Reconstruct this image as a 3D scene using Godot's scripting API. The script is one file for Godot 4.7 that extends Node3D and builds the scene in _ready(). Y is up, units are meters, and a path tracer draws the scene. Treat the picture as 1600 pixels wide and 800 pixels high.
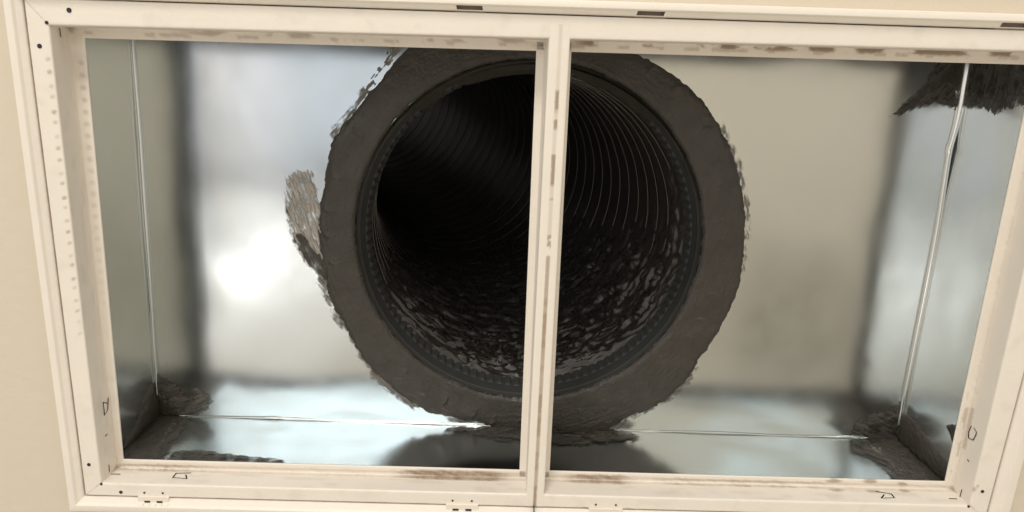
extends Node3D
# Sheet-metal air plenum behind an opened grille frame, seen from the room. Metres, y up, z towards the room.

# quads: bottom-left, bottom-right, top-right, top-left
const LIP := [Vector2(-.3919, -.1902), Vector2(.3900, -.1924), Vector2(.3926, .1938), Vector2(-.3834, .1896)]
const REC := [Vector2(-.3982, -.1983), Vector2(.3979, -.2002), Vector2(.4020, .2029), Vector2(-.3940, .1974)]
const FLO := [Vector2(-.4142, -.2112), Vector2(.4154, -.2133), Vector2(.4300, .2184), Vector2(-.4108, .2166)]
const CAS := [Vector2(-.4276, -.2254), Vector2(.4330, -.2290), Vector2(.4440, .2302), Vector2(-.4241, .2272)]
const BACK := [Vector2(-.4088, -.1977), Vector2(.4004, -.2044), Vector2(.4037, .2120), Vector2(-.3971, .2120)]
const DEPTH := .1035       # back panel at z = -DEPTH
const FACE := .027         # front of the flange
const WALL_Z := .020
const HOLE := Vector2(-.0139, .0105)
const RAD := .178

var fine := FastNoiseLite.new()
var M := {}


func noise_at(freq: float, seed_: int, octaves := 3) -> FastNoiseLite:
	var n := FastNoiseLite.new()
	n.noise_type = FastNoiseLite.TYPE_SIMPLEX_SMOOTH
	n.frequency = freq
	n.seed = seed_
	n.fractal_octaves = octaves
	return n


func noise_tex(freq: float, seed_: int, normal := false, strength := 1.0, size := 512, octaves := 4) -> NoiseTexture2D:
	var t := NoiseTexture2D.new()
	t.width = size
	t.height = size
	t.seamless = true
	t.noise = noise_at(freq, seed_, octaves)
	t.as_normal_map = normal
	t.bump_strength = strength
	return t


func lin(r: float, g: float, b: float) -> Color:
	return Color(r, g, b).linear_to_srgb()


func mat(called: String, color: Color, rough: float, metal := 0.0) -> StandardMaterial3D:
	var m := StandardMaterial3D.new()
	m.resource_name = called
	m.albedo_color = color
	m.roughness = rough
	m.metallic = metal
	M[called] = m
	return m


func triplanar(m: StandardMaterial3D, scale_: Vector3) -> void:
	m.uv1_triplanar = true
	m.uv1_world_triplanar = true
	m.uv1_scale = scale_


func part(called: String, mesh: Mesh, m: Material, parent: Node) -> MeshInstance3D:
	var o := MeshInstance3D.new()
	o.name = called
	o.mesh = mesh
	o.material_override = m
	parent.add_child(o, true)
	return o


func thing(called: String, label: String, category: String, at := Vector3.ZERO) -> Node3D:
	var o := Node3D.new()
	o.name = called
	o.position = at
	add_child(o, true)
	o.set_meta("label", label)
	o.set_meta("category", category)
	o.set_meta("kind", "thing")
	return o


func structure(called: String, mesh: Mesh, m: Material, label: String) -> MeshInstance3D:
	var o := part(called, mesh, m, self)
	o.set_meta("kind", "structure")
	o.set_meta("label", label)
	o.set_meta("category", called.replace("_", " "))
	return o


# A smooth sheet from a grid of points. keep: one byte per cell, empty for all; wrap closes it along u. Normals point where (dP/dv x dP/du) * side points.
func sheet(nu: int, nv: int, pts: PackedVector3Array, cols := PackedColorArray(), keep := PackedByteArray(), wrap := false, flip := false, uvs := PackedVector2Array()) -> ArrayMesh:
	var idx := PackedInt32Array()
	var nrm := PackedVector3Array()
	nrm.resize(pts.size())
	for j in nv - 1:
		for i in (nu if wrap else nu - 1):
			if keep.size() and keep[j * nu + i] == 0:
				continue
			var i2 := (i + 1) % nu
			var a := j * nu + i
			var b := j * nu + i2
			var c := (j + 1) * nu + i2
			var d := (j + 1) * nu + i
			var n := (pts[c] - pts[a]).cross(pts[d] - pts[b])
			if flip:
				n = -n
				idx.append_array([a, b, c, a, c, d])
			else:
				idx.append_array([a, c, b, a, d, c])
			nrm[a] += n
			nrm[b] += n
			nrm[c] += n
			nrm[d] += n
	for k in nrm.size():
		nrm[k] = nrm[k].normalized() if nrm[k].length_squared() > 1e-30 else Vector3(0, 0, 1)
	var arr := []
	arr.resize(Mesh.ARRAY_MAX)
	arr[Mesh.ARRAY_VERTEX] = pts
	arr[Mesh.ARRAY_NORMAL] = nrm
	if cols.size():
		arr[Mesh.ARRAY_COLOR] = cols
	if uvs.size():
		arr[Mesh.ARRAY_TEX_UV] = uvs
	arr[Mesh.ARRAY_INDEX] = idx
	var mesh := ArrayMesh.new()
	mesh.add_surface_from_arrays(Mesh.PRIMITIVE_TRIANGLES, arr)
	return mesh


func tube(points: Array, radii: Array, sides := 10) -> ArrayMesh:
	var pts := PackedVector3Array()
	var up := Vector3(0, 0, 1)
	for k in points.size():
		var t: Vector3 = (points[mini(k + 1, points.size() - 1)] - points[maxi(k - 1, 0)]).normalized()
		var a := up.cross(t)
		if a.length() < .1:
			a = Vector3(1, 0, 0).cross(t)
		a = a.normalized()
		var b := t.cross(a)
		up = b
		for s in sides:
			var ang := TAU * s / sides
			pts.append(points[k] + (a * cos(ang) + b * sin(ang)) * radii[mini(k, radii.size() - 1)])
	return sheet(sides, points.size(), pts, PackedColorArray(), PackedByteArray(), true, true)


func box(st: SurfaceTool, lo: Vector3, hi: Vector3, bevel := 0.0) -> void:
	var b := BoxMesh.new()
	b.size = hi - lo
	st.append_from(b, 0, Transform3D(Basis(), (lo + hi) / 2))


func done(st: SurfaceTool) -> ArrayMesh:
	return st.commit()


func cyl(r: float, h: float, seg := 20, top := -1.0) -> CylinderMesh:
	var c := CylinderMesh.new()
	c.bottom_radius = r
	c.top_radius = r if top < 0 else top
	c.height = h
	c.radial_segments = seg
	c.rings = 0
	return c


func poly(a: Array) -> PackedVector2Array:
	var p := PackedVector2Array()
	for q in a:
		p.append(Vector2(q[0], q[1]))
	return p


# Signed distance to a polygon, positive inside.
func sd(p: Vector2, pg: PackedVector2Array) -> float:
	var best := 1e9
	var n := pg.size()
	var inside := false
	var b := pg[n - 1]
	for k in n:
		var a := pg[k]
		var e := b - a
		var w := p - a
		var t := clampf(w.dot(e) / maxf(e.length_squared(), 1e-12), 0.0, 1.0)
		best = minf(best, (w - e * t).length_squared())
		if (a.y > p.y) != (b.y > p.y) and p.x < (b.x - a.x) * (p.y - a.y) / (b.y - a.y) + a.x:
			inside = not inside
		b = a
	return sqrt(best) * (1.0 if inside else -1.0)


# Outset of a quad by a distance.
func grow(q: Array, by: float) -> Array:
	return [q[0] + Vector2(-by, -by), q[1] + Vector2(by, -by), q[2] + Vector2(by, by), q[3] + Vector2(-by, by)]


func blend(a: Array, b: Array, t: float) -> Array:
	return [a[0].lerp(b[0], t), a[1].lerp(b[1], t), a[2].lerp(b[2], t), a[3].lerp(b[3], t)]


# One side of a mitred frame: levels are [quad, z]; side 0 bottom, 1 right, 2 top, 3 left.
func rail(side: int, levels: Array, shade: Callable, keep_fn = null, step := .0011) -> ArrayMesh:
	var a := side
	var b := (side + 1) % 4
	var q0: Array = levels[0][0]
	var nu := int((q0[a] as Vector2).distance_to(q0[b]) / step) + 2
	var pts := PackedVector3Array()
	var cols := PackedColorArray()
	var keep := PackedByteArray()
	for j in levels.size():
		var q: Array = levels[j][0]
		var z: float = levels[j][1]
		for i in nu:
			var t := float(i) / (nu - 1)
			var p := (q[a] as Vector2).lerp(q[b], t)
			var v := Vector3(p.x, p.y, z)
			pts.append(v)
			cols.append(shade.call(v, side))
			keep.append(1 if keep_fn == null or keep_fn.call(v, side, j) else 0)
	return sheet(nu, levels.size(), pts, cols, keep, false, true)


var n1 := noise_at(60.0, 3)
var n2 := noise_at(240.0, 5)
var n3 := noise_at(14.0, 9)

const CREAM := Color(.83, .765, .68)
const BROWN := Color(.27, .175, .105)


func dirty(v: Vector3, m: float, c := BROWN) -> Color:
	var base := CREAM * (1.0 + .025 * n3.get_noise_3dv(v * 2.0))
	base.a = 1.0
	return base.lerp(c, clampf(m, 0.0, 1.0))


func spot(x: float, a: float, b: float, soft: float) -> float:
	return smoothstep(a - soft, a + soft, x) * (1.0 - smoothstep(b - soft, b + soft, x))


func edge_dist(v: Vector3, q: Array, side: int) -> float:
	var a: Vector2 = q[side]
	var b: Vector2 = q[(side + 1) % 4]
	return absf((Vector2(v.x, v.y) - a).cross((b - a).normalized()))


# Stains on the lip and recess: brown residue in the crease, patchy.
func stain_inner(v: Vector3, side: int) -> Color:
	var m := 0.0
	var rough := n1.get_noise_2d(v.x + v.y * 3.0, v.z) * .5 + n2.get_noise_3dv(v) * .35
	var dcrease := edge_dist(v, REC, side) + v.z * .9
	if side == 0:
		var w := .0012 + .0016 * spot(v.x, -.12, -.025, .03) + .0012 * spot(v.x, .03, .09, .02) + .0008 * rough
		var on := .35 + .65 * maxf(spot(v.x, -.13, -.032, .012), maxf(spot(v.x, .030, .082, .01), maxf(spot(v.x, .12, .27, .02) * .55, spot(v.x, -.395, -.32, .02) * .6)))
		m = on * (1.0 - smoothstep(w * .7, w * 1.5, absf(dcrease - .0028))) * (.75 + .5 * rough)
		for s in [[.283, .0055, .009], [.318, .006, .008], [.349, .004, .006], [-.352, .0025, .003]]:
			var q: float = (Vector2(v.x - s[0], dcrease - s[1]) / Vector2(s[2], .0022)).length() + .5 * rough
			m = maxf(m, .65 * (1.0 - smoothstep(.6, 1.1, q)))
		m = maxf(m, .16 * smoothstep(.1, .5, n1.get_noise_2d(v.x * .25, v.z * 3.0 + 4.0)) * float(v.z > .001))
	elif side == 1:
		var on1 := smoothstep(.05, .25, n1.get_noise_2d(v.y * .6, v.x * 1.6) + .25 * rough) * spot(v.y, -.19, -.10, .01)
		m = on1 * .42 * (1.0 - smoothstep(.0010, .0034, absf(dcrease - .003) + .0015 * rough))
		m = maxf(m, .22 * (1.0 - smoothstep(.001, .002, dcrease)) * (.6 + rough))
	elif side == 2:
		var on2 := smoothstep(-.12, .16, n1.get_noise_2d(v.x * .38, 7.0 + v.y * .5) + .45 * rough) * (spot(v.x, .015, .39, .01) + .55 * spot(v.x, -.3, -.02, .02))
		m = on2 * .85 * (1.0 - smoothstep(.0022, .0046, dcrease + .0018 * rough))
		m = maxf(m, .35 * (1.0 - smoothstep(.0008, .002, absf(dcrease - .004) + .002 * rough)) * smoothstep(.1, .3, n1.get_noise_2d(v.x * .7, 17.0)))
	else:
		for k in 22:
			var c := Vector2(LIP[3].lerp(LIP[0], (.19 - (.17 - .0098 * k)) / .38).x - .0045, .17 - .0098 * k)
			var q2 := (Vector2(v.x, v.y) - c).length() + .0012 * rough
			m = maxf(m, .38 * (1.0 - smoothstep(.001, .0034, q2)) * float(v.z < .002) * (1.0 - k / 26.0))
		m = maxf(m, .25 * (1.0 - smoothstep(.0006, .0016, dcrease)) * spot(v.y, -.2, -.12, .01))
		m = maxf(m, .12 * smoothstep(.1, .5, n1.get_noise_2d(v.y * .3, v.z * 3.0 + 14.0)))
	# corners hold grime
	for cpt in REC:
		m = maxf(m, .55 * (1.0 - smoothstep(.001, .006, (Vector2(v.x, v.y) - cpt).length() + v.z * .5 + .002 * rough)))
	return dirty(v, m)


func stain_flange(v: Vector3, side: int) -> Color:
	var m := 0.0
	var rough := n1.get_noise_2d(v.x * 1.3, v.y * 1.3) * .5 + n2.get_noise_3dv(v) * .35
	if side == 3:
		for k in 24:
			var y := .172 - .0098 * k + .0011 * sin(k * 2.7)
			var x := REC[3].lerp(REC[0], (.1974 - y) / .3957).x - .0034
			var q := (Vector2(v.x - x, (v.y - y) * 1.3 - (v.x - x) * .4)).length() + .0010 * rough
			m = maxf(m, ((.62 if k < 20 else .4) * (.72 + .28 * sin(k * 1.9))) * (1.0 - smoothstep(.0010, .0028, q)))
		m = maxf(m, .3 * (1.0 - smoothstep(.0003, .0012, edge_dist(v, FLO, 3) + .001 * rough)) * smoothstep(-.1, .3, n1.get_noise_2d(v.y * .4, 3.0)))
	if side == 1:
		for s in [[.3985, -.1835, .0035], [.4010, -.1795, .002]]:
			m = maxf(m, .5 * (1.0 - smoothstep(.3, 1.1, (Vector2(v.x - s[0], v.y - s[1]) / s[2]).length() + .8 * rough)))
		m = maxf(m, .3 * (1.0 - smoothstep(.0003, .0012, edge_dist(v, FLO, 1) + .001 * rough)))
	if side == 0:
		m = .28 * (1.0 - smoothstep(.0003, .0014, edge_dist(v, FLO, 0) + .0012 * rough)) * smoothstep(-.15, .25, n1.get_noise_2d(v.x * .4, 3.0))
		for x in [.0415, .082, -.3655, -.336]:
			m = maxf(m, .6 * (1.0 - smoothstep(.002, .0055, Vector2(v.x - x, (v.y + .2128) * 2.0).length() + .002 * rough)))
	m = maxf(m, .07 * smoothstep(.2, .6, n1.get_noise_2d(v.x * .5 + 9.0, v.y * .5)))
	for k in 4:
		var a: Vector2 = REC[k]
		var e: Vector2 = (FLO[k] - a)
		var w := Vector2(v.x, v.y) - a
		if w.length() < .03 and absf(w.cross(e.normalized())) < .0007:
			m = maxf(m, .30 + .3 * rough)
	return dirty(v, m)


func stain_casing(v: Vector3, side: int) -> Color:
	var rough := n1.get_noise_2d(v.x * 1.3, v.y * 1.3) * .5
	var m := .10 * (1.0 - smoothstep(.0005, .003, edge_dist(v, FLO, side) + .002 * rough))
	return dirty(v, m)


func plain_shade(_v: Vector3, _side: int) -> Color:
	return Color.WHITE


# Residue down the middle of the divider.
func stain_bar(v: Vector3, _side := 0) -> Color:
	var xc := lerpf(-.0047, -.0012, (v.y + .2107) / .41)
	var rough := n1.get_noise_2d(v.x * 2.0, v.y * 2.0) * .5 + n2.get_noise_2d(v.x * 1.5, v.y * 1.5) * .5
	var on := 1.0
	if v.y > .045:
		on = .3 + .7 * smoothstep(-.05, .12, n1.get_noise_2d(3.0, v.y * .62))
		if v.y > .165:
			on = .25
	elif v.y > .033:
		on = .85
	elif v.y > .026:
		on = 0.0
	elif v.y > -.005:
		on = .8
	else:
		on = .75 + .25 * smoothstep(-.2, .2, n1.get_noise_2d(5.0, v.y * .5))
	var w := .0016 + .0004 * rough
	var m := on * (1.0 - smoothstep(w * .75, w * 1.2, absf(v.x - xc)))
	# two scraped lines across it
	var scrape := absf((v.x - xc) * .8 - (v.y - .040)) < .0006 or absf((v.x - xc) * -.6 - (v.y - .0335)) < .0007
	if scrape:
		m = 0.0
	if v.z < FACE - .003:
		m = 0.0
	return dirty(v, m * .8)


# Trowelled sealant as a relief on a plane. O + U*u + V*v + N*h.
func mastic(called: String, parent: Node, O: Vector3, U: Vector3, V: Vector3, pg: PackedVector2Array, thick: float, rag: float, dry: float, along: Vector2, hole := false, res := .0012, tone := 1.0, lump := .32) -> MeshInstance3D:
	var N := U.cross(V).normalized()
	var lo := pg[0]
	var hi := pg[0]
	for q in pg:
		lo = lo.min(q)
		hi = hi.max(q)
	lo -= Vector2(.008, .008)
	hi += Vector2(.008, .008)
	var nu := int((hi.x - lo.x) / res) + 2
	var nv := int((hi.y - lo.y) / res) + 2
	# coarse signed distance
	var cs := .004
	var cu := int((hi.x - lo.x) / cs) + 3
	var cv := int((hi.y - lo.y) / cs) + 3
	var cd := PackedFloat32Array()
	for j in cv:
		for i in cu:
			cd.append(sd(lo + Vector2(i, j) * cs, pg))
	var nn := noise_at(95.0, called.hash() % 1000, 4)
	var nb := noise_at(330.0, 21, 2)
	var nl := noise_at(24.0, 31, 3)
	var nf := noise_at(420.0, 41, 2)
	var across := Vector2(-along.y, along.x)
	var pts := PackedVector3Array()
	var cols := PackedColorArray()
	var hs := PackedFloat32Array()
	for j in nv:
		for i in nu:
			var p := lo + Vector2(i, j) * res
			var fx := (p.x - lo.x) / cs
			var fy := (p.y - lo.y) / cs
			var ix := int(fx)
			var iy := int(fy)
			fx -= ix
			fy -= iy
			var k := iy * cu + ix
			var s := lerpf(lerpf(cd[k], cd[k + 1], fx), lerpf(cd[k + cu], cd[k + cu + 1], fx), fy)
			var al := p.dot(along)
			var ac := p.dot(across)
			var rr := 0.0
			if hole:
				rr = p.distance_to(HOLE)
				# strokes run round the ring
				al = atan2(p.y - HOLE.y, p.x - HOLE.x) * .2
				ac = rr
			var streak := nb.get_noise_2d(al * .12, ac)
			var wob := nn.get_noise_2d(p.x, p.y)
			var e := s + rag * (wob + .55 * streak)
			var h: float
			if dry > 0.0:
				e = minf(e, .004) + dry * .8 * (nb.get_noise_2d(al * (.12 if tone > 5.0 else .22), ac * (1.3 if tone > 5.0 else .8)) * 1.1 + nl.get_noise_2d(al * 2.0, ac) * .9 + nf.get_noise_2d(p.x, p.y) * .25 - .25)
			if dry > 0.0 and e <= 0.0:
				h = .00004 + .2 * (e + .0010)
			elif e > 0.0:
				h = thick * (1.0 - exp(-e / .0028)) * (1.0 + lump * nl.get_noise_2d(p.x, p.y)) + (.00045 if hole else .00016) * streak * minf(e / .002, 1.0) + .00016 * wob
			else:
				h = e * .6
			if hole and rr < RAD + .004:
				var e2 := rr - RAD + .0006 + .0012 * nl.get_noise_2d(p.x * 2.0, p.y * 2.0)
				h = minf(h, thick * (1.0 - exp(-maxf(e2, 0.0) / .0012))) if e2 > 0.0 else e2
			hs.append(h)
			pts.append(O + U * p.x + V * p.y + N * (maxf(h, -.0006) + (.00025 if dry > 0.0 else 0.0)))
			var c := tone * (1.0 + .16 * nl.get_noise_2d(p.x * 1.5 + 3.0, p.y * 1.5) + .12 * streak * (4.5 if dry > 0.0 else 1.0))
			var cov := 1.0
			if dry > 0.0:
				cov = smoothstep(-.0010, .0022, e) * clampf(.84 + (.85 if tone > 5.0 else .4) * streak + .8 * nl.get_noise_2d(al * 2.0, ac * 2.0), .12, 1.0)
			cols.append(Color(.043 * c, .0395 * c, .0345 * c, cov) if tone > 1.3 else Color(.049 * c, .0425 * c, .0345 * c, cov))
	if hole:
		bumps(pts, lo, res, nu, nv)
	var keep := PackedByteArray()
	keep.resize(nu * nv)
	for j in nv - 1:
		for i in nu - 1:
			var k2 := j * nu + i
			var top := maxf(maxf(hs[k2], hs[k2 + 1]), maxf(hs[k2 + nu], hs[k2 + nu + 1]))
			var low := minf(minf(hs[k2], hs[k2 + 1]), minf(hs[k2 + nu], hs[k2 + nu + 1]))
			keep[k2] = 1 if top > 0.0 and low > -.012 else 0
	return part(called, sheet(nu, nv, pts, cols, keep, false, U.cross(V).dot(N) > 0.0), M.mastic_smear if dry > 0.0 else M.mastic, parent)


# The collar's bent tabs and rivets show through the sealant as crescents.
func bumps(pts: PackedVector3Array, lo: Vector2, res: float, nu: int, nv: int) -> void:
	var rng := RandomNumberGenerator.new()
	rng.seed = 11
	for k in 44:
		var a := TAU * (k + rng.randf_range(-.2, .2)) / 44.0
		var r := RAD + .021 + rng.randf_range(-.004, .006)
		var c := HOLE + Vector2(cos(a), sin(a)) * r
		var d := Vector2(cos(a), sin(a))
		var amp := .0003 + .0014 * rng.randf()
		var ci := int((c.x - lo.x) / res)
		var cj := int((c.y - lo.y) / res)
		for j in range(maxi(cj - 7, 0), mini(cj + 8, nv)):
			for i in range(maxi(ci - 7, 0), mini(ci + 8, nu)):
				var q := lo + Vector2(i, j) * res - c
				var x := q.dot(d) / .0050
				var y := q.dot(Vector2(-d.y, d.x)) / .0034
				var rho := sqrt(x * x + y * y)
				if rho < 2.2:
					pts[j * nu + i].z += amp * (exp(-pow((rho - 1.0) / .38, 2.0)) * smoothstep(-.5, .6, y + .4 * x) + .35 * exp(-rho * rho * 1.5))


func ribbon(points: Array, width: float, normal: Vector3) -> ArrayMesh:
	var st := SurfaceTool.new()
	st.begin(Mesh.PRIMITIVE_TRIANGLES)
	for k in points.size() - 1:
		var a: Vector3 = points[k]
		var b: Vector3 = points[k + 1]
		var t := (b - a).normalized()
		var s := normal.cross(t) * width * .5 * (1.0 + .3 * sin(k * 2.3))
		a -= t * width * .3
		b += t * width * .3
		st.set_normal(normal)
		for p in [a - s, b + s, a + s, a - s, b - s, b + s]:
			st.add_vertex(p)
	return st.commit()


func _ready() -> void:
	# ---- camera
	var cam := Camera3D.new()
	cam.name = "camera"
	cam.fov = 39.877
	cam.near = .02
	cam.far = 60.0
	cam.position = Vector3(-.0422, .1720, .5981)
	cam.rotation = Vector3(-.2512, -.0162, .0333)
	add_child(cam)
	# ---- environment: the even light of the room
	var we := WorldEnvironment.new()
	we.name = "room_light"
	var env := Environment.new()
	env.background_mode = Environment.BG_COLOR
	env.background_color = lin(.74, .68, .605)
	env.tonemap_mode = Environment.TONE_MAPPER_LINEAR
	env.tonemap_exposure = 1.27
	env.sdfgi_enabled = true
	env.ssao_enabled = true
	env.ssil_enabled = true
	we.environment = env
	add_child(we)
	materials()
	# ---- glazed door and high window of the room behind the camera
	opposite()
	ceiling_lamp()
	# ---- setting
	wall()
	# ---- objects
	casing()
	frame()
	plenum()
	duct()


func materials() -> void:
	var wallm := mat("wall_paint", lin(.68, .60, .49), .75)
	wallm.normal_enabled = true
	wallm.normal_texture = noise_tex(.02, 4, true, 4.0, 512, 4)
	wallm.normal_scale = .25
	triplanar(wallm, Vector3(7, 7, 7))
	mat("room_paint", lin(.76, .725, .655), .8)
	var trim := mat("trim_paint", Color.WHITE, .42)
	trim.vertex_color_use_as_albedo = true
	trim.normal_enabled = true
	trim.normal_texture = noise_tex(.025, 6, true, 3.0, 512, 3)
	trim.normal_scale = .25
	triplanar(trim, Vector3(12, 12, 12))
	var steel := mat("galvanised_steel", lin(.70, .73, .725), .2, 1.0)
	steel.roughness = 1.0
	var rt := noise_tex(.012, 12, false, 1.0, 512, 5)
	var ramp := Gradient.new()
	ramp.set_color(0, Color(.195, .195, .195))
	ramp.set_color(1, Color(.245, .245, .245))
	rt.color_ramp = ramp
	steel.roughness_texture = rt
	triplanar(steel, Vector3(4, 3, 4))
	mat("seam_steel", lin(.86, .87, .86), .16, 1.0)
	var col := mat("collar_steel", lin(.085, .088, .084), .55, .35)
	col.normal_enabled = true
	col.normal_texture = noise_tex(.03, 8, true, 3.0, 512, 3)
	col.normal_scale = .25
	triplanar(col, Vector3(14, 14, 14))
	var ms := mat("mastic", Color.WHITE, .5)
	ms.roughness = 1.0
	var mr := noise_tex(.008, 19, false, 1.0, 512, 4)
	var mg := Gradient.new()
	mg.set_color(0, Color(.33, .33, .33))
	mg.set_color(1, Color(.62, .62, .62))
	mr.color_ramp = mg
	ms.roughness_texture = mr
	ms.vertex_color_use_as_albedo = true
	ms.normal_enabled = true
	ms.normal_texture = noise_tex(.05, 18, true, 6.0, 512, 4)
	ms.normal_scale = .45
	triplanar(ms, Vector3(9, 9, 9))
	var film := mat("liner_film", lin(.040, .034, .030), .40)
	film.metallic_specular = .62
	var thin: StandardMaterial3D = M.mastic.duplicate()
	thin.resource_name = "mastic_smear"
	thin.transparency = BaseMaterial3D.TRANSPARENCY_ALPHA
	M.mastic_smear = thin
	mat("wire", lin(.17, .16, .15), .32, .9)
	mat("dark_steel", lin(.13, .13, .12), .7, .1)
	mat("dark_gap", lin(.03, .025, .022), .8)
	mat("slot_dark", lin(.30, .25, .20), .8)
	mat("slit_dark", lin(.17, .12, .13), .6)
	mat("hole_dark", lin(.02, .012, .025), .6)
	mat("floor_tile", lin(.56, .55, .50), .5)
	mat("cabinet_wood", lin(.30, .295, .26), .5)
	mat("door_panel", lin(.10, .12, .17), .4)
	mat("door_frame", lin(.60, .58, .54), .4)


func glow(color: Color, energy: float) -> StandardMaterial3D:
	var m := StandardMaterial3D.new()
	m.albedo_color = Color(.02, .02, .02)
	m.emission_enabled = true
	m.emission = color
	m.emission_energy_multiplier = energy
	return m


# A lit pane: a glowing sheet and an area light of its size in front of it, both facing the plenum.
func pane(parent: Node3D, called: String, lo: Vector2, hi: Vector2, color: Color, radiance: float) -> void:
	var q := QuadMesh.new()
	q.size = hi - lo
	var o := part(called, q, glow(color, radiance * .12), parent)
	o.position = Vector3((lo.x + hi.x) / 2, (lo.y + hi.y) / 2, -.03)
	o.rotation.y = PI
	var a := AreaLight3D.new()
	a.name = "daylight"
	a.area_size = hi - lo
	a.area_normalize_energy = false
	a.light_color = color
	a.light_energy = radiance / PI
	a.area_range = 12.0
	a.shadow_enabled = true
	a.position = o.position + Vector3(0, 0, -.02)
	a.rotation.y = PI
	parent.add_child(a, true)
	a.look_at_from_position(parent.position + a.position, parent.position + a.position + Vector3(0, 0, -1))


func opposite() -> void:
	var z := 3.0
	var st := SurfaceTool.new()
	st.begin(Mesh.PRIMITIVE_TRIANGLES)
	box(st, Vector3(-2.6, -1.4, z), Vector3(2.6, 2.7, z + .12))
	structure("room_wall", done(st), M.room_paint, "beige room wall facing the plenum, behind the viewer")
	var st2 := SurfaceTool.new()
	st2.begin(Mesh.PRIMITIVE_TRIANGLES)
	box(st2, Vector3(-2.6, -1.5, .1), Vector3(2.6, -1.4, z))
	structure("floor", done(st2), M.floor_tile, "beige floor of the room in front of the grille")
	var d := thing("glazed_door", "daylit glazed door and high window in the room behind the viewer", "door", Vector3(0, 0, z))
	pane(d, "window_pane", Vector2(-1.62, -.98), Vector2(-1.24, -.70), lin(1.0, .98, .95), 3.7)
	pane(d, "window_pane", Vector2(-1.18, -.98), Vector2(-.92, -.70), lin(1.0, .98, .95), 2.2)
	pane(d, "window_pane", Vector2(-1.62, -1.32), Vector2(-1.24, -1.02), lin(1.0, .98, .95), 1.1)
	pane(d, "window_pane", Vector2(-1.18, -1.32), Vector2(-.92, -1.02), lin(1.0, .98, .95), .8)
	pane(d, "window_pane", Vector2(-1.62, -.30), Vector2(-1.22, .55), lin(.95, .93, .97), 1.0)
	pane(d, "window_pane", Vector2(-1.14, -.30), Vector2(-.55, .55), lin(.78, .88, 1.0), .75)
	pane(d, "window_pane", Vector2(-1.70, 1.10), Vector2(.10, 2.10), lin(.84, .94, 1.0), 2.0)
	pane(d, "window_pane", Vector2(1.30, 1.50), Vector2(2.0, 2.10), lin(.80, .95, 1.0), 1.4)
	cabinet()
	var fs := SurfaceTool.new()
	fs.begin(Mesh.PRIMITIVE_TRIANGLES)
	for x in [-1.84, -1.20, -.50]:
		box(fs, Vector3(x, -1.4, -.045), Vector3(x + .06, .62, -.002))
	for y in [.56]:
		box(fs, Vector3(-1.78, y, -.044), Vector3(-.50, y + .06, -.003))
	part("door_frame", done(fs), M.door_frame, d)
	var ps := SurfaceTool.new()
	ps.begin(Mesh.PRIMITIVE_TRIANGLES)
	box(ps, Vector3(-1.78, -.66, -.040), Vector3(-.50, -.30, -.004))
	part("door_panel", done(ps), M.door_panel, d)


# A square ceiling lamp above and a little left of the viewer: it throws the frame's top edge on the lip below.
func ceiling_lamp() -> void:
	var c := thing("ceiling_lamp", "square white ceiling lamp panel above the grille, out of view", "lamp", Vector3(-.45, 2.5, 1.25))
	var st := SurfaceTool.new()
	st.begin(Mesh.PRIMITIVE_TRIANGLES)
	box(st, Vector3(-.34, -.01, -.34), Vector3(.34, .05, .34))
	part("lamp_housing", done(st), M.door_frame, c)
	var q := QuadMesh.new()
	q.size = Vector2(.6, .6)
	var o := part("lamp_panel", q, glow(lin(1.0, .95, .865), 3.0), c)
	o.position = Vector3(0, -.015, 0)
	o.rotation.x = PI / 2
	var a := AreaLight3D.new()
	a.name = "lamp_light"
	a.area_size = Vector2(.6, .6)
	a.area_normalize_energy = false
	a.light_color = lin(1.0, .95, .865)
	a.light_energy = 8.0
	a.area_range = 12.0
	a.shadow_enabled = true
	a.position = Vector3(0, -.025, 0)
	a.rotation.x = -PI / 2
	c.add_child(a, true)


# A low wooden cabinet against the far wall: the dim patch mirrored right of the ring.
func cabinet() -> void:
	var c := thing("low_cabinet", "brown wooden low cabinet against the room wall behind the viewer", "cabinet", Vector3(1.52, -1.4, 2.8))
	var st := SurfaceTool.new()
	st.begin(Mesh.PRIMITIVE_TRIANGLES)
	box(st, Vector3(-.15, .16, -.18), Vector3(.15, .62, .19))
	part("body", done(st), M.cabinet_wood, c)
	for k in [-1, 1]:
		var dr := SurfaceTool.new()
		dr.begin(Mesh.PRIMITIVE_TRIANGLES)
		box(dr, Vector3(-.073 + .075 * k, .18, -.196), Vector3(.073 + .075 * k, .60, -.1802))
		part("door", done(dr), M.cabinet_wood, c)
		for z in [-.15, .15]:
			var lg := part("leg", cyl(.02, .16, 12), M.cabinet_wood, c)
			lg.position = Vector3(.12 * k, .08, z)
	var tp := SurfaceTool.new()
	tp.begin(Mesh.PRIMITIVE_TRIANGLES)
	box(tp, Vector3(-.17, .6202, -.21), Vector3(.17, .65, .195))
	part("top", done(tp), M.cabinet_wood, c)


func wall() -> void:
	var q := blend(FLO, CAS, .5)
	var l: float = minf(q[0].x, q[3].x)
	var r: float = maxf(q[1].x, q[2].x)
	var b: float = minf(q[0].y, q[1].y)
	var t: float = maxf(q[2].y, q[3].y)
	l += .004
	r -= .004
	b += .003
	t -= .003
	var st := SurfaceTool.new()
	st.begin(Mesh.PRIMITIVE_TRIANGLES)
	var z0 := WALL_Z - .02
	box(st, Vector3(-2.6, -1.4, z0), Vector3(l, 2.7, WALL_Z))
	box(st, Vector3(r, -1.4, z0), Vector3(2.6, 2.7, WALL_Z))
	box(st, Vector3(l, t, z0), Vector3(r, 2.7, WALL_Z))
	box(st, Vector3(l, -1.4, z0), Vector3(r, b, WALL_Z))
	structure("wall", done(st), M.wall_paint, "smooth beige painted wall around the grille frame")


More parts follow.
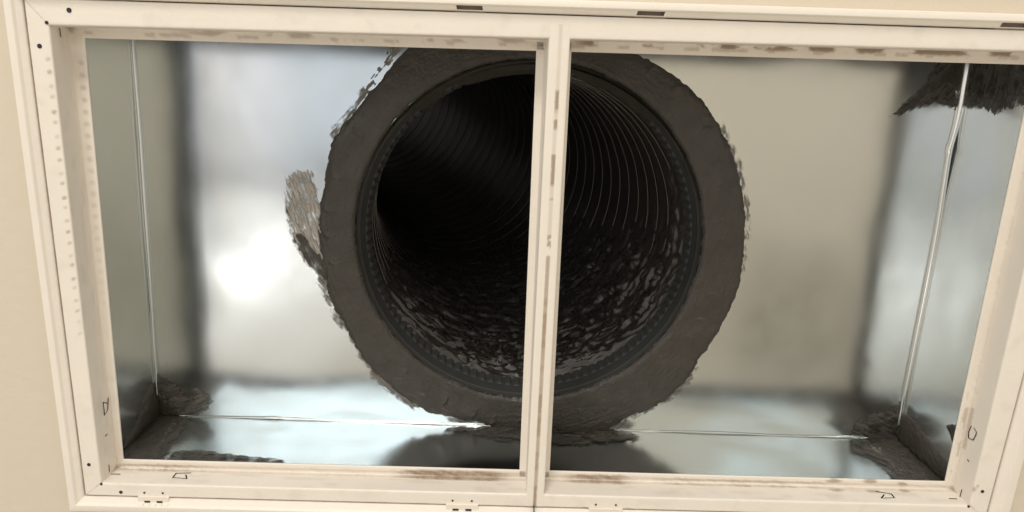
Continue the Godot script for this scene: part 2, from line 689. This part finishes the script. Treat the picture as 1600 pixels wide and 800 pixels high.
const SLOTS := [Vector2(-.3558, -.3355), Vector2(-.0809, -.0613), Vector2(.0574, .0781), Vector2(.3390, .3610)]


func casing() -> void:
	var t := thing("casing_trim", "cream painted outer trim ring with latch slots against beige wall", "trim", Vector3(0, 0, 0))
	var lv := [[grow(FLO, .0009), .020], [grow(FLO, .0009), .0262], [grow(FLO, .0014), .0272], [blend(FLO, CAS, .42), .0300], [blend(FLO, CAS, .47), .0318], [blend(FLO, CAS, .54), .0324], [blend(FLO, CAS, .92), .0318], [blend(FLO, CAS, .98), .0308], [CAS, .0290], [CAS, WALL_Z - .001]]
	# rows between the flange edge and the raised bead are finer so that slots can be cut
	var fin := []
	for k in lv.size():
		fin.append(lv[k])
		if k == 2:
			for s in range(1, 8):
				fin.append([blend(lv[2][0], lv[3][0], s / 8.0), lerpf(.0272, .0300, s / 8.0)])
	var uncut := func(v: Vector3, side: int, row: int) -> bool:
		if side != 2 or row < 3 or row > 9:
			return true
		for s in SLOTS:
			if v.x > s.x and v.x < s.y:
				return false
		return true
	for side in 4:
		part("trim_rail", rail(side, fin, stain_casing, uncut), M.trim_paint, t)
	for s in SLOTS:
		var st := SurfaceTool.new()
		st.begin(Mesh.PRIMITIVE_TRIANGLES)
		var y := lerpf(.2166, .2184, (s.x + .41) / .84)
		box(st, Vector3(s.x - .002, y - .002, .0215), Vector3(s.y + .002, y + .009, .0248))
		part("latch_slot", done(st), M.slot_dark, t)


func frame() -> void:
	var f := thing("grille_frame", "open white return grille frame with centre divider, hinges and punched clip slits", "grille frame")
	for side in 4:
		part("lip", rail(side, [[grow(REC, .014), -.0018], [LIP, -.0018], [grow(LIP, -.0001), -.0010], [grow(LIP, .0003), -.0002], [grow(LIP, .0010), 0.0], [blend(LIP, REC, .3), 0.0], [blend(LIP, REC, .45), 0.0], [blend(LIP, REC, .6), 0.0], [blend(LIP, REC, .72), 0.0], [blend(LIP, REC, .84), 0.0], [REC, 0.0002]], stain_inner), M.trim_paint, f)
		var rl := []
		for z in [-.0005, .0015, .003, .0045, .006, .008, .011, .015, .019, .0255]:
			rl.append([REC, z])
		part("recess_wall", rail(side, rl, stain_inner), M.trim_paint, f)
		var fl := [[REC, .0255], [grow(REC, .0002), .0263], [grow(REC, .0007), .0268], [grow(REC, .0015), FACE]]
		for s in range(1, 10):
			fl.append([blend(grow(REC, .0015), FLO, s / 10.0), FACE])
		fl.append_array([[grow(FLO, -.0011), FACE], [grow(FLO, -.0004), .0266], [FLO, .0258], [FLO, .020]])
		part("flange_rail", rail(side, fl, stain_flange), M.trim_paint, f)
	# bare steel flange behind the lip
	for side in 4:
		part("rear_flange", rail(side, [[grow(LIP, .0005), -.0021], [grow(LIP, .0150), -.0022], [grow(LIP, .0320), -.0022], [grow(LIP, .0324), -.0080], [grow(LIP, .0320), -.0134], [grow(BACK, .0012), -.0136]], plain_shade, null, .01), M.dark_steel, f)
	# divider: a T bar, wings at the lip, stem to the front
	var bar := []
	var sec := [[-.0183, .0104, -.0014], [-.0183, .0104, 0.0]]
	var rows := 260
	var pts := PackedVector3Array()
	var cols := PackedColorArray()
	var prof := [Vector2(-.0145, -.0016), Vector2(-.0145, -.0003), Vector2(-.0142, 0.0), Vector2(-.0086, 0.0), Vector2(-.0083, .0004), Vector2(-.0083, .0258), Vector2(-.0079, .0268), Vector2(-.0070, .0272)]
	for s in 16:
		prof.append(Vector2(lerpf(-.0062, .0062, s / 15.0), .0273))
	for k in range(7, -1, -1):
		prof.append(Vector2(-prof[k].x, prof[k].y))
	for j in rows + 1:
		var y := lerpf(-.2114, .2108, float(j) / rows)
		var xb := lerpf(-.0043, -.0039, (y + .2) / .4)
		var xf := lerpf(-.0043, -.0015, (y + .19) / .4)
		for q in prof:
			var x: float = q.x * (1.0 if q.y > .01 else .99) + lerpf(xb, xf, clampf(q.y / .027, 0, 1))
			var v := Vector3(x, y, q.y)
			pts.append(v)
			cols.append(stain_bar(v))
	part("divider", sheet(prof.size(), rows + 1, pts, cols, PackedByteArray(), false, true), M.trim_paint, f)
	var crack := SurfaceTool.new()
	crack.begin(Mesh.PRIMITIVE_TRIANGLES)
	box(crack, Vector3(-.0056, -.2170, FACE - .004), Vector3(-.0049, -.2105, FACE + .0045))
	part("crack", done(crack), M.dark_gap, f)
	for h in [[-.3657, -.3380, -.2131], [-.0858, -.0564, -.2137], [.0456, .0764, -.2143]]:
		hinge(f, h[0], h[1], h[2])
	for s in [[-.3771, .2088, .0019], [-.4030, .1817, .0018], [-.4071, -.1797, .0016], [-.3814, -.2070, .0016], [.4066, -.1849, .0016], [-.3983, -.1993, .0011], [-.3953, .1992, .0014], [.3970, -.2010, .0011]]:
		var o := part("screw_hole", cyl(s[2], .0012, 18), M.hole_dark, f)
		o.position = Vector3(s[0], s[1], FACE - .0003)
		o.rotation.x = PI / 2
	# punched clip slits on the recess walls
	var L := func(a: Array) -> Array: return a.map(func(q): return Vector3(-.3977 + (.0047 * (q[1] + .2) / .4), q[1], q[0]))
	var Bt := func(a: Array) -> Array: return a.map(func(q): return Vector3(q[0], lerpf(REC[0].y, REC[1].y, (q[0] + .398) / .796) + .0004, q[1]))
	var R := func(a: Array) -> Array: return a.map(func(q): return Vector3(lerpf(REC[1].x, REC[2].x, (q[1] + .2) / .4) - .0004, q[1], q[0]))
	for a in [[[.0116, -.1258], [.0113, -.1323], [.0116, -.1385], [.0059, -.1366], [.0030, -.1256], [.0046, -.1305], [.0116, -.1258]], [[.0130, -.1882], [.0134, -.1949]], [[.0135, -.1586], [.0108, -.1581]], [[.0150, .1958], [.0147, .1895]]]:
		part("punched_slit", ribbon(L.call(a), .0009, Vector3(1, 0, 0)), M.slit_dark, f)
	for a in [[[-.3260, .0069], [-.3392, .0081], [-.3391, .0153], [-.3258, .0166], [-.3293, .0103]], [[-.3970, .0123], [-.3892, .0120]], [[.3203, .0077], [.3330, .0112], [.3327, .0174], [.3197, .0185], [.3253, .0128]], [[.3851, .0163], [.3923, .0165]]]:
		part("punched_slit", ribbon(Bt.call(a), .0009, Vector3(0, 1, 0)), M.slit_dark, f)
	for a in [[[.0069, -.1294], [.0053, -.1365], [.0069, -.1419], [.0131, -.1407], [.0152, -.1340], [.0148, -.1313], [.0108, -.1294]], [[.0127, -.2000], [.0130, -.1924]], [[.0117, -.1613], [.0136, -.1624]]]:
		part("punched_slit", ribbon(R.call(a), .0009, Vector3(-1, 0, 0)), M.slit_dark, f)


func hinge(f: Node3D, x0: float, x1: float, y: float) -> void:
	var st := SurfaceTool.new()
	st.begin(Mesh.PRIMITIVE_TRIANGLES)
	var z := FACE
	box(st, Vector3(x0, y - .0035, z - .001), Vector3(x1, y + .0028, z + .0018))
	var leaf := part("hinge", done(st), M.hinge_paint if M.has("hinge_paint") else mat("hinge_paint", lin(.83, .76, .675), .4), f)
	var w := (x1 - x0) / 5.0
	for k in 5:
		var c := cyl(.0021, w - .0006, 14)
		var o := part("knuckle", c, M.hinge_paint, leaf)
		o.position = Vector3(x0 + w * (k + .5), y - .0052, z + .0026)
		o.rotation.z = PI / 2
	for k in [1, 3]:
		var s2 := SurfaceTool.new()
		s2.begin(Mesh.PRIMITIVE_TRIANGLES)
		box(s2, Vector3(x0 + w * k + .0002, y - .0034, z + .0008), Vector3(x0 + w * (k + 1) - .0002, y - .0010, z + .0021))
		part("hinge_gap", done(s2), M.dark_gap, leaf)
	for k in [1.0, 4.0]:
		var o2 := part("hinge_screw", cyl(.0009, .0008, 12), M.hole_dark, leaf)
		o2.position = Vector3(x0 + w * k, y + .0062, z + .0001)
		o2.rotation.x = PI / 2


func panel(called: String, a: Vector2, b: Vector2, parent: Node3D, seed_: int, dent := .0006, front := -.0132) -> void:
	# a flat wall of the box from the back edge (z = -DEPTH) to the frame
	var nu := 120
	var nv := 24
	var w := noise_at(7.0, seed_, 2)
	var pts := PackedVector3Array()
	var n2d := (b - a).orthogonal().normalized()
	for j in nv:
		for i in nu:
			var t := float(i) / (nu - 1)
			var z := lerpf(-DEPTH, front, float(j) / (nv - 1))
			var p := a.lerp(b, t)
			var fade := minf(1.0, minf(t, 1.0 - t) * 8.0) * minf(1.0, (z + DEPTH) / .03)
			var h := dent * w.get_noise_2d(t * (b - a).length(), z) * fade
			pts.append(Vector3(p.x + n2d.x * h, p.y + n2d.y * h, z))
	part(called, sheet(nu, nv, pts, PackedColorArray(), PackedByteArray(), false, true), M.galvanised_steel, parent)


func plenum() -> void:
	var p := thing("air_plenum", "galvanised sheet metal air plenum box with dark mastic around round opening", "air plenum")
	# back panel with the round hole: rays from the hole to the rim
	var angles := []
	for k in 240:
		angles.append(TAU * k / 240.0)
	for c in BACK:
		angles.append(fposmod((c - HOLE).angle(), TAU))
	angles.sort()
	var nr := 46
	var wav := noise_at(5.0, 40, 2)
	var pts := PackedVector3Array()
	var nu := angles.size()
	for j in nr:
		for a in angles:
			var d := Vector2(cos(a), sin(a))
			var far := 9.0
			for e in 4:
				var hit = Geometry2D.segment_intersects_segment(HOLE, HOLE + d * 3.0, BACK[e], BACK[(e + 1) % 4])
				if hit != null:
					far = minf(far, HOLE.distance_to(hit))
			var r := lerpf(RAD, far, float(j) / (nr - 1))
			var q := HOLE + d * r
			var fade := minf(1.0, (far - r) / .05)
			var h := .0010 * wav.get_noise_2d(q.x, q.y) * fade
			pts.append(Vector3(q.x, q.y, -DEPTH + h))
	part("back_panel", sheet(nu, nr, pts, PackedColorArray(), PackedByteArray(), true, false), M.galvanised_steel, p)
	panel("bottom_panel", BACK[0], BACK[1], p, 51, .0016)
	panel("right_panel", BACK[1], BACK[2], p, 52)
	panel("top_panel", BACK[2], BACK[3], p, 53)
	panel("left_panel", BACK[3], BACK[0], p, 54)
	# folded seams
	var bz := -DEPTH + .0012
	var bs := []
	var br := []
	for k in 60:
		var t := k / 59.0
		var x := lerpf(-.386, .372, t)
		var y := lerpf(BACK[0].y, BACK[1].y, (x - BACK[0].x) / (BACK[1].x - BACK[0].x)) + .0012
		bs.append(Vector3(x, y + .0006 * sin(x * 40.0), bz))
		br.append(.0006 + (.0008 if k in [8, 21, 25, 40] else 0.0))
	part("bottom_seam", tube(bs, br, 8), M.seam_steel, p)
	var rs := []
	var rr := []
	for q in [[.4020, .205, 3.6], [.4024, .175, 3.6], [.4028, .160, 3.5], [.4026, .150, 3.2], [.4020, .138, 2.6], [.4004, .121, 2.3], [.3996, .1175, 2.7], [.3994, .113, 2.7], [.4000, .109, 2.1], [.4010, .080, 2.1], [.4022, .040, 2.1], [.4022, .005, 2.0], [.4016, -.05, 1.9], [.4008, -.108, 1.9], [.4000, -.150, 1.8], [.3998, -.185, 1.8]]:
		rs.append(Vector3(q[0] - .0010, q[1], -DEPTH + .0022))
		rr.append(q[2] * .00115)
	part("right_seam", tube(rs, rr, 14), M.seam_steel, p)
	var ls := []
	var lr := []
	for q in [[-.3975, .205, 2.2], [-.3995, .100, 2.4], [-.4010, .060, 2.6], [-.4022, .0174, 2.6], [-.4030, -.02, 2.0], [-.4045, -.075, 1.7], [-.4060, -.110, 2.2], [-.4066, -.135, 2.2], [-.4076, -.160, 1.2], [-.4084, -.190, 1.2]]:
		ls.append(Vector3(q[0] + .0008, q[1], -DEPTH + .0016))
		lr.append(q[2] * .001)
	part("left_seam", tube(ls, lr, 12), M.galvanised_steel, p)
	collar(p)
	sealant(p)


func collar(p: Node3D) -> void:
	var nu := 880
	var c0 := HOLE
	var c1 := Vector2(-.0125, .0040)
	var ring := func(r: float, dz: float, c: Vector2, crimp: float) -> PackedVector3Array:
		var a := PackedVector3Array()
		for k in nu:
			var t := TAU * k / nu
			var rr := r + crimp * smoothstep(-.2, .8, sin(t * 110.0))
			a.append(Vector3(c.x + rr * cos(t), c.y + rr * sin(t), -DEPTH - dz))
		return a
	var pts := PackedVector3Array()
	var rows := 0
	for q in [[.1790, -.0006], [.1778, -.0004], [.1774, .001], [.1770, .006], [.1768, .012], [.1756, .0135], [.1752, .0150], [.1756, .0165], [.1764, .018], [.1760, .026], [.1754, .033], [.1750, .038]]:
		pts.append_array(ring.call(q[0], q[1], c0.lerp(c1, clampf(q[1] / .045, 0, 1)), 0.0))
		rows += 1
	var body := part("collar", sheet(nu, rows, pts, PackedColorArray(), PackedByteArray(), true, false), M.collar_steel, p)
	var p2 := PackedVector3Array()
	rows = 0
	for q in [[.1750, .0380, 0.0], [.1742, .0390, .0004], [.1734, .0402, .0013], [.1728, .0418, .0021], [.1722, .0480, .0023], [.1717, .0530, .0022], [.1714, .0560, .0019]]:
		p2.append_array(ring.call(q[0], q[1], c0.lerp(c1, clampf(q[1] / .045, 0, 1)), q[2]))
		rows += 1
	part("crimped_edge", sheet(nu, rows, p2, PackedColorArray(), PackedByteArray(), true, false), M.collar_steel, body)
	# ragged sealant wiped over the inside of the collar, mostly at the top
	var nn := noise_at(60.0, 77, 4)
	var ns := noise_at(9.0, 78, 2)
	var p3 := PackedVector3Array()
	var c3 := PackedColorArray()
	var keep := PackedByteArray()
	var nv := 52
	for j in nv:
		for k in nu:
			var t := TAU * k / nu
			var dz := -.0006 + .00115 * j
			var top := maxf(0.0, sin(t + .15))
			var reach := .0015 + .058 * smoothstep(.25, .95, top) * (.72 + .6 * ns.get_noise_2d(cos(t) * .25, sin(t) * .25)) + .006 * nn.get_noise_2d(t * .178, 0.0) + .004 * nn.get_noise_2d(t * .178 * 3.0, dz)
			var h := minf(.0016, (reach - dz) * .5)
			var rad := lerpf(.1776, .1708, smoothstep(.010, .044, dz)) - h - .00025 * nn.get_noise_2d(t * .178 * 2.0, dz * 3.0)
			var c := c0.lerp(c1, clampf(dz / .045, 0, 1))
			p3.append(Vector3(c.x + rad * cos(t), c.y + rad * sin(t), -DEPTH - dz))
			var tone := 1.0 + .25 * nn.get_noise_2d(t * .4, dz * 2.0)
			c3.append(Color(.052 * tone, .046 * tone, .038 * tone))
			keep.append(1 if h > -.0002 else 0)
	part("inner_mastic", sheet(nu, nv, p3, c3, keep, true, false), M.mastic, body)


func sealant(p: Node3D) -> void:
	var back := Vector3(0, 0, -DEPTH)
	var X := Vector3(1, 0, 0)
	var Y := Vector3(0, 1, 0)
	var Z := Vector3(0, 0, 1)
	var ring := poly([[-.1350, .1954], [-.1522, .1784], [-.1628, .1631], [-.1772, .1476], [-.1874, .1339], [-.1964, .1238], [-.2094, .1061], [-.2143, .0909], [-.2173, .0750], [-.2197, .0589], [-.2234, .0459], [-.2270, .0327], [-.2284, .0129], [-.2271, -.0072], [-.2246, -.0275], [-.2207, -.0480], [-.2178, -.0618], [-.2109, -.0757], [-.2026, -.0911], [-.1956, -.1074], [-.1852, -.1253], [-.1752, -.1397], [-.1637, -.1504], [-.1501, -.1627], [-.1364, -.1736], [-.1239, -.1809], [-.1142, -.1867], [-.0947, -.1907], [-.0772, -.1948], [-.0561, -.1975], [-.0384, -.2080], [.0672, -.2085], [.0843, -.1990], [.0908, -.1939], [.1042, -.1843], [.1212, -.1777], [.1377, -.1666], [.1538, -.1510], [.1629, -.1373], [.1693, -.1245], [.1712, -.1164], [.1802, -.1037], [.1899, -.0853], [.1994, -.0600], [.2052, -.0388], [.2078, -.0144], [.2070, .0094], [.2056, .0328], [.2014, .0525], [.1966, .0719], [.1890, .0941], [.1792, .1127], [.1671, .1311], [.1511, .1521], [.1341, .1667], [.1143, .1798], [.0917, .1910], [.0759, .1964], [.0600, .2041], [.0228, .2105], [-.0381, .2110], [-.0986, .2090]])
	mastic("mastic_ring", p, back, X, Y, ring, .0032, .0015, 0.0, Vector2(1, 0), true)
	var ear := poly([[-.2599, .0447], [-.2581, .0673], [-.2529, .0720], [-.2433, .0735], [-.2326, .0726], [-.2298, .0618], [-.2272, .0457], [-.2193, .0329], [-.2185, -.0410], [-.2282, -.0358], [-.2377, -.0279], [-.2470, -.0145], [-.2534, .0021], [-.2579, .0186]])
	mastic("mastic_smear", p, back, X, Y, ear, .0011, .0014, .0040, Vector2(.30, -.954), false, .0007, 8.0)
	mastic("mastic_smear", p, back, X, Y, poly([[-.2530, .0090], [-.2440, .0120], [-.2330, -.0050], [-.2200, -.0200], [-.2185, -.0410], [-.2282, -.0350], [-.2377, -.0270], [-.2470, -.0130]]), .0022, .0020, .0012, Vector2(.5, -.86), false, .0008, 1.05)
	mastic("mastic_smear", p, back, X, Y, poly([[-.2605, .0440], [-.2570, .0560], [-.2555, .0200], [-.2500, .0010], [-.2420, -.0190], [-.2370, -.0270], [-.2480, -.0140], [-.2550, .0020], [-.2600, .0200]]), .0016, .0010, .0008, Vector2(.3, -.95), false, .0007, .95)
	mastic("mastic_smear", p, back, X, Y, poly([[-.2313, -.0311], [-.2152, -.0409], [-.2161, -.0723], [-.2213, -.0676], [-.2287, -.0517]]), .0009, .0016, .0046, Vector2(.6, -.8), false, .0007, 3.6)
	mastic("mastic_smear", p, back, X, Y, poly([[-.2187, -.0689], [-.2062, -.0756], [-.1967, -.0981], [-.2034, -.0954], [-.2125, -.0871], [-.2184, -.0830]]), .0009, .0016, .0026, Vector2(.5, -.86), false, .0007, 3.6)
	# thin wiped fringes along the ring's lower left, upper left and right edges
	mastic("mastic_smear", p, back, X, Y, poly([[-.1960, -.0900], [-.1860, -.1180], [-.1700, -.1390], [-.1480, -.1590], [-.1230, -.1760], [-.1300, -.1830], [-.1480, -.1740], [-.1700, -.1540], [-.1880, -.1300], [-.2000, -.1020]]), .0006, .0014, .0026, Vector2(.72, -.69), false, .0008, 3.6)
	mastic("mastic_smear", p, back, X, Y, poly([[-.2130, .1000], [-.2000, .1180], [-.1850, .1350], [-.1700, .1540], [-.1550, .1760], [-.1360, .1980], [-.1480, .1990], [-.1660, .1760], [-.1790, .1560], [-.1960, .1330], [-.2150, .1090]]), .0006, .0014, .0026, Vector2(.62, .78), false, .0008, 3.6)
	mastic("mastic_smear", p, back, X, Y, poly([[.2060, -.0200], [.2060, .0300], [.2000, .0600], [.1880, .0940], [.1660, .1320], [.1730, .1320], [.1930, .0950], [.2050, .0600], [.2110, .0300], [.2100, -.0200]]), .0006, .0012, .0026, Vector2(-.3, .95), false, .0008, 3.6)
	mastic("mastic_smear", p, back, X, Y, poly([[.0700, -.2040], [.0850, -.1950], [.1100, -.1800], [.1450, -.1580], [.1690, -.1250], [.1745, -.1240], [.1640, -.1460], [.1400, -.1690], [.1050, -.1890], [.0900, -.2060]]), .0006, .0014, .0026, Vector2(.8, .6), false, .0008, 3.6)
	# corners on the back panel
	mastic("mastic_patch", p, back, X, Y, poly([[-.4080, -.1582], [-.3961, -.1698], [-.3842, -.1754], [-.3700, -.1690], [-.3601, -.1732], [-.3623, -.1838], [-.3708, -.1962], [-.3831, -.2000], [-.4100, -.2000]]), .0014, .0030, .0028, Vector2(.9, .4), false, .0009, 2.2)
	mastic("mastic_patch", p, back, X, Y, poly([[-.4090, -.1620], [-.3990, -.1760], [-.3850, -.1860], [-.3790, -.1990], [-.4100, -.2000]]), .0035, .0030, 0.0, Vector2(.9, .4), false, .0012, .9)
	mastic("mastic_patch", p, back, X, Y, poly([[.4025, -.1682], [.3851, -.1779], [.3628, -.1847], [.3611, -.1964], [.3672, -.2060], [.4050, -.2060]]), .0032, .0022, .0008, Vector2(.9, -.4), false, .0009, 1.25, .35)
	mastic("mastic_patch", p, back, X, Y, poly([[.3335, .1432], [.3395, .1502], [.3460, .1565], [.3625, .1668], [.3701, .1773], [.3774, .1884], [.3833, .1969], [.3831, .2110], [.4040, .2110], [.4045, .1573], [.3980, .1700], [.3846, .1766], [.3753, .1726], [.3635, .1613], [.3535, .1515], [.3440, .1470]]), .0026, .0009, 0.0, Vector2(.66, .75), false, .0008)
	mastic("mastic_patch", p, back, X, Y, poly([[.3600, .1570], [.3764, .1660], [.3860, .1662], [.3936, .1600], [.3905, .1560], [.3860, .1615], [.3785, .1625], [.3640, .1550]]), .0016, .0006, .0002, Vector2(.9, .3), false, .0008, 1.1)
	mastic("mastic_smear", p, back, X, Y, poly([[-.4080, -.1480], [-.3940, -.1560], [-.3780, -.1640], [-.3600, -.1650], [-.3480, -.1760], [-.3560, -.1900], [-.3700, -.1985], [-.4100, -.1985]]), .0005, .0020, .0026, Vector2(.9, .4), false, .0009, 2.4)
	mastic("mastic_smear", p, back, X, Y, poly([[.4030, -.1560], [.3860, -.1680], [.3620, -.1760], [.3500, -.1860], [.3480, -.2000], [.3600, -.2035], [.4050, -.2040]]), .0005, .0020, .0026, Vector2(.9, -.4), false, .0009, 1.9)
	mastic("mastic_smear", p, back, X, Y, poly([[.3300, .1400], [.3500, .1620], [.3660, .1800], [.3720, .2100], [.4040, .2100], [.4040, .1480], [.3900, .1560], [.3700, .1560], [.3500, .1480]]), .0005, .0020, .0026, Vector2(.66, .75), false, .0009, 1.6)
	# left panel: u runs back to front
	var LO := Vector3(BACK[0].x + .004, 0, 0)
	mastic("mastic_patch", p, Vector3(-.4080, 0, 0), -Z, Y, flip_u([[-.1030, -.1540], [-.0848, -.1612], [-.0713, -.1749], [-.0484, -.1859], [-.0271, -.1938], [-.0040, -.1985], [-.0040, -.2000], [-.1030, -.2000]]), .0032, .0022, 0.0, Vector2(.8, .5), false, .0010, 1.0, .35)
	# right panel
	mastic("mastic_patch", p, Vector3(.4016, 0, 0), Z, Y, poly([[-.1030, -.1700], [-.0782, -.1666], [-.0553, -.1728], [-.0369, -.1784], [-.0208, -.1789], [-.0040, -.1869], [-.0040, -.2040], [-.1030, -.2040]]), .0032, .0022, 0.0, Vector2(.8, -.5), false, .0010, 1.25, .35)
	mastic("mastic_patch", p, Vector3(.4016, 0, 0), Z, Y, poly([[-.0324, -.1477], [-.0139, -.1353], [-.0045, -.1400], [-.0045, -.1640], [-.0185, -.1596]]), .0024, .0016, 0.0, Vector2(.8, -.5), false, .0010, .95)
	mastic("mastic_patch", p, Vector3(.4034, 0, 0), Z, Y, poly([[-.1030, .1631], [-.0942, .1665], [-.0821, .1645], [-.0713, .1625], [-.0627, .1668], [-.0505, .1609], [-.0434, .1545], [-.0424, .1624], [-.0408, .1680], [-.0040, .1699], [-.0040, .2110], [-.1030, .2110]]), .0032, .0026, .0006, Vector2(.1, 1), false, .0010)
	mastic("mastic_smear", p, Vector3(.4017, 0, 0), Z, Y, poly([[-.1030, -.1560], [-.0760, -.1560], [-.0500, -.1640], [-.0250, -.1700], [-.0045, -.1780], [-.0045, -.2030], [-.1030, -.2030]]), .0005, .0020, .0026, Vector2(.8, -.5), false, .0010, 1.7)
	mastic("mastic_smear", p, Vector3(.4034, 0, 0), Z, Y, poly([[-.1030, .1540], [-.0800, .1560], [-.0500, .1500], [-.0250, .1580], [-.0045, .1600], [-.0045, .2100], [-.1030, .2100]]), .0005, .0020, .0026, Vector2(.2, 1), false, .0010, 1.6)
	# bottom panel: u = x, v = -z, normal up
	mastic("mastic_patch", p, Vector3(0, -.1980, 0), X, -Z, flip_v([[-.4080, -.1030], [-.3802, -.1020], [-.3775, -.0806], [-.3776, -.0603], [-.3736, -.0350], [-.3645, -.0040], [-.4080, -.0040]]), .0032, .0022, 0.0, Vector2(.5, .8), false, .0010, 1.0, .35)
	mastic("mastic_patch", p, Vector3(0, -.1984, 0), X, -Z, flip_v([[-.3572, -.0132], [-.3597, -.0296], [-.3367, -.0344], [-.3025, -.0275], [-.2502, -.0205], [-.2396, -.0060], [-.3515, -.0040]]), .0022, .0024, .0006, Vector2(1, .1), false, .0010)
	mastic("mastic_smear", p, Vector3(0, -.2036, 0), X, -Z, flip_v([[.3480, -.1020], [.3330, -.0700], [.3480, -.0600], [.3520, -.0300], [.3480, -.0045], [.4000, -.0045], [.4000, -.1020]]), .0005, .0020, .0026, Vector2(.5, -.8), false, .0010, 1.7)
	mastic("mastic_smear", p, Vector3(0, -.1982, 0), X, -Z, flip_v([[-.4080, -.1020], [-.3700, -.1010], [-.3680, -.0700], [-.3640, -.0350], [-.3560, -.0045], [-.4080, -.0045]]), .0005, .0020, .0026, Vector2(.5, .8), false, .0010, 1.5)
	mastic("mastic_smear", p, Vector3(0, -.2010, 0), X, -Z, flip_v([[-.0960, -.1020], [.1000, -.1020], [.1200, -.0860], [.0800, -.0760], [.0200, -.0640], [-.0500, -.0720]]), .0005, .0020, .0026, Vector2(1, .1), false, .0010, 1.5)
	mastic("mastic_patch", p, Vector3(0, -.2040, 0), X, -Z, flip_v([[.3576, -.0906], [.3397, -.0682], [.3592, -.0771], [.3628, -.0540], [.3611, -.0181], [.3556, -.0040], [.4020, -.0040], [.4000, -.1020]]), .0032, .0022, 0.0, Vector2(.5, -.8), false, .0010, 1.25, .35)
	mastic("mastic_patch", p, Vector3(0, -.2004, 0), X, -Z, flip_v([[-.0996, -.0860], [-.0942, -.0983], [-.0749, -.1008], [-.0696, -.0939], [-.0823, -.0846]]), .0020, .0024, .0016, Vector2(1, .1), false, .0008, 1.2)
	mastic("mastic_patch", p, Vector3(0, -.2012, 0), X, -Z, flip_v([[-.0527, -.1030], [.0849, -.1030], [.1039, -.0950], [.0920, -.0900], [.0429, -.0830], [-.0113, -.0850]]), .0026, .0026, .0004, Vector2(1, .05), false, .0010)


func flip_v(a: Array) -> PackedVector2Array:
	return poly(a.map(func(q): return [q[0], -q[1]]))


func flip_u(a: Array) -> PackedVector2Array:
	return poly(a.map(func(q): return [-q[0], q[1]]))


# Centre line of the flexible duct, s metres behind the collar.
func way(s: float) -> Vector3:
	var f := s * s / (absf(s) + .10)
	return Vector3(-.0125 - .12 * f - .22 * s * s, .0040 + .02 * f + .09 * s * s, -DEPTH - .040 - s)


func across(s: float) -> Array:
	var t := (way(s + .01) - way(s - .01)).normalized()
	var ax := Vector3(0, 1, 0).cross(-t).normalized()
	return [ax, (-t).cross(ax).normalized()]


func duct() -> void:
	var d := thing("flexible_duct", "dark flexible duct with crinkled film liner and wire coil behind round opening", "flexible duct")
	var nu := 600
	var nv := 520
	var long := 1.5
	var pitch := .033
	var soft := noise_at(1.0, 62, 2)
	var fa := noise_at(1.0, 63, 1)
	var fb := noise_at(1.0, 64, 1)
	var pts := PackedVector3Array()
	for j in nv:
		var s := 0.0
		if j < 20:
			s = lerpf(-.03, .014, j / 19.0)
		else:
			s = .014 + (long - .014) * pow((j - 19.0) / (nv - 20.0), 1.45)
		var b := across(s)
		var deep := smoothstep(.06, .50, s)
		for i in nu:
			var a := TAU * i / nu
			var ca := cos(a)
			var sa := sin(a)
			var low := soft.get_noise_3d(ca * 2.2, sa * 2.2, s * 16.0)
			# slack film: crumpled along the bottom, by the collar also up the right side
			var slack := smoothstep(lerpf(.05, -.55, deep), lerpf(-.60, -.97, deep), sa - .15 * ca + .22 * low)
			slack = maxf(slack, .85 * smoothstep(.70, .97, ca - .30 * sa + .12 * low) * (1.0 - smoothstep(.03, .075, s)))
			slack *= smoothstep(.012, .024, s) * (1.0 - .75 * smoothstep(.22, .55, s)) * (1.0 - smoothstep(.55, .85, s))
			var coil := fposmod(s / pitch - a / TAU, 1.0)
			var r := .1742 + .0008 * sin(coil * PI) * (.35 + low) + .0005 * low
			if slack > 0.0:
				var w := s + .010 * low + .004 * sin(a * 5.0 + 9.0 * low)
				var n1_ := pow(maxf(0.0, 1.0 - 1.7 * absf(fa.get_noise_3d(ca * 1.5, sa * 1.5, w * 64.0))), 2.2)
				var n2_ := pow(maxf(0.0, 1.0 - 1.7 * absf(fb.get_noise_3d(ca * 2.3 + 5.0, sa * 2.3, w * 125.0 + ca * 3.5))), 2.2)
				var n3_ := 1.0 - 2.0 * absf(fa.get_noise_3d(ca * 4.0, sa * 4.0 + 9.0, w * 220.0 - ca * 5.0))
				r -= slack * (.0028 + .0052 * n1_ + .0040 * n2_ + .0009 * n3_ + .0034 * low)
			r = lerpf(.1786, r, smoothstep(.005, .019, s))
			pts.append(way(s) + (b[0] * ca + b[1] * sa) * r)
	part("liner", sheet(nu, nv, pts, PackedColorArray(), PackedByteArray(), true, false), M.liner_film, d)
	# wire coil: one spring steel helix
	var line := []
	var turns := int(1.35 / pitch)
	var per := 96
	for k in turns * per:
		var a := TAU * k / per
		var s := .030 + pitch * (a / TAU)
		var o := way(s)
		var b := across(s)
		var wob := .0006 * soft.get_noise_3d(cos(a) * 4.0, sin(a) * 4.0, s * 60.0)
		line.append(o + (b[0] * cos(a) + b[1] * sin(a)) * (.1726 + wob))
	part("wire_coil", tube(line, [.0007], 5), M.wire, d)
	# film closing the far bend
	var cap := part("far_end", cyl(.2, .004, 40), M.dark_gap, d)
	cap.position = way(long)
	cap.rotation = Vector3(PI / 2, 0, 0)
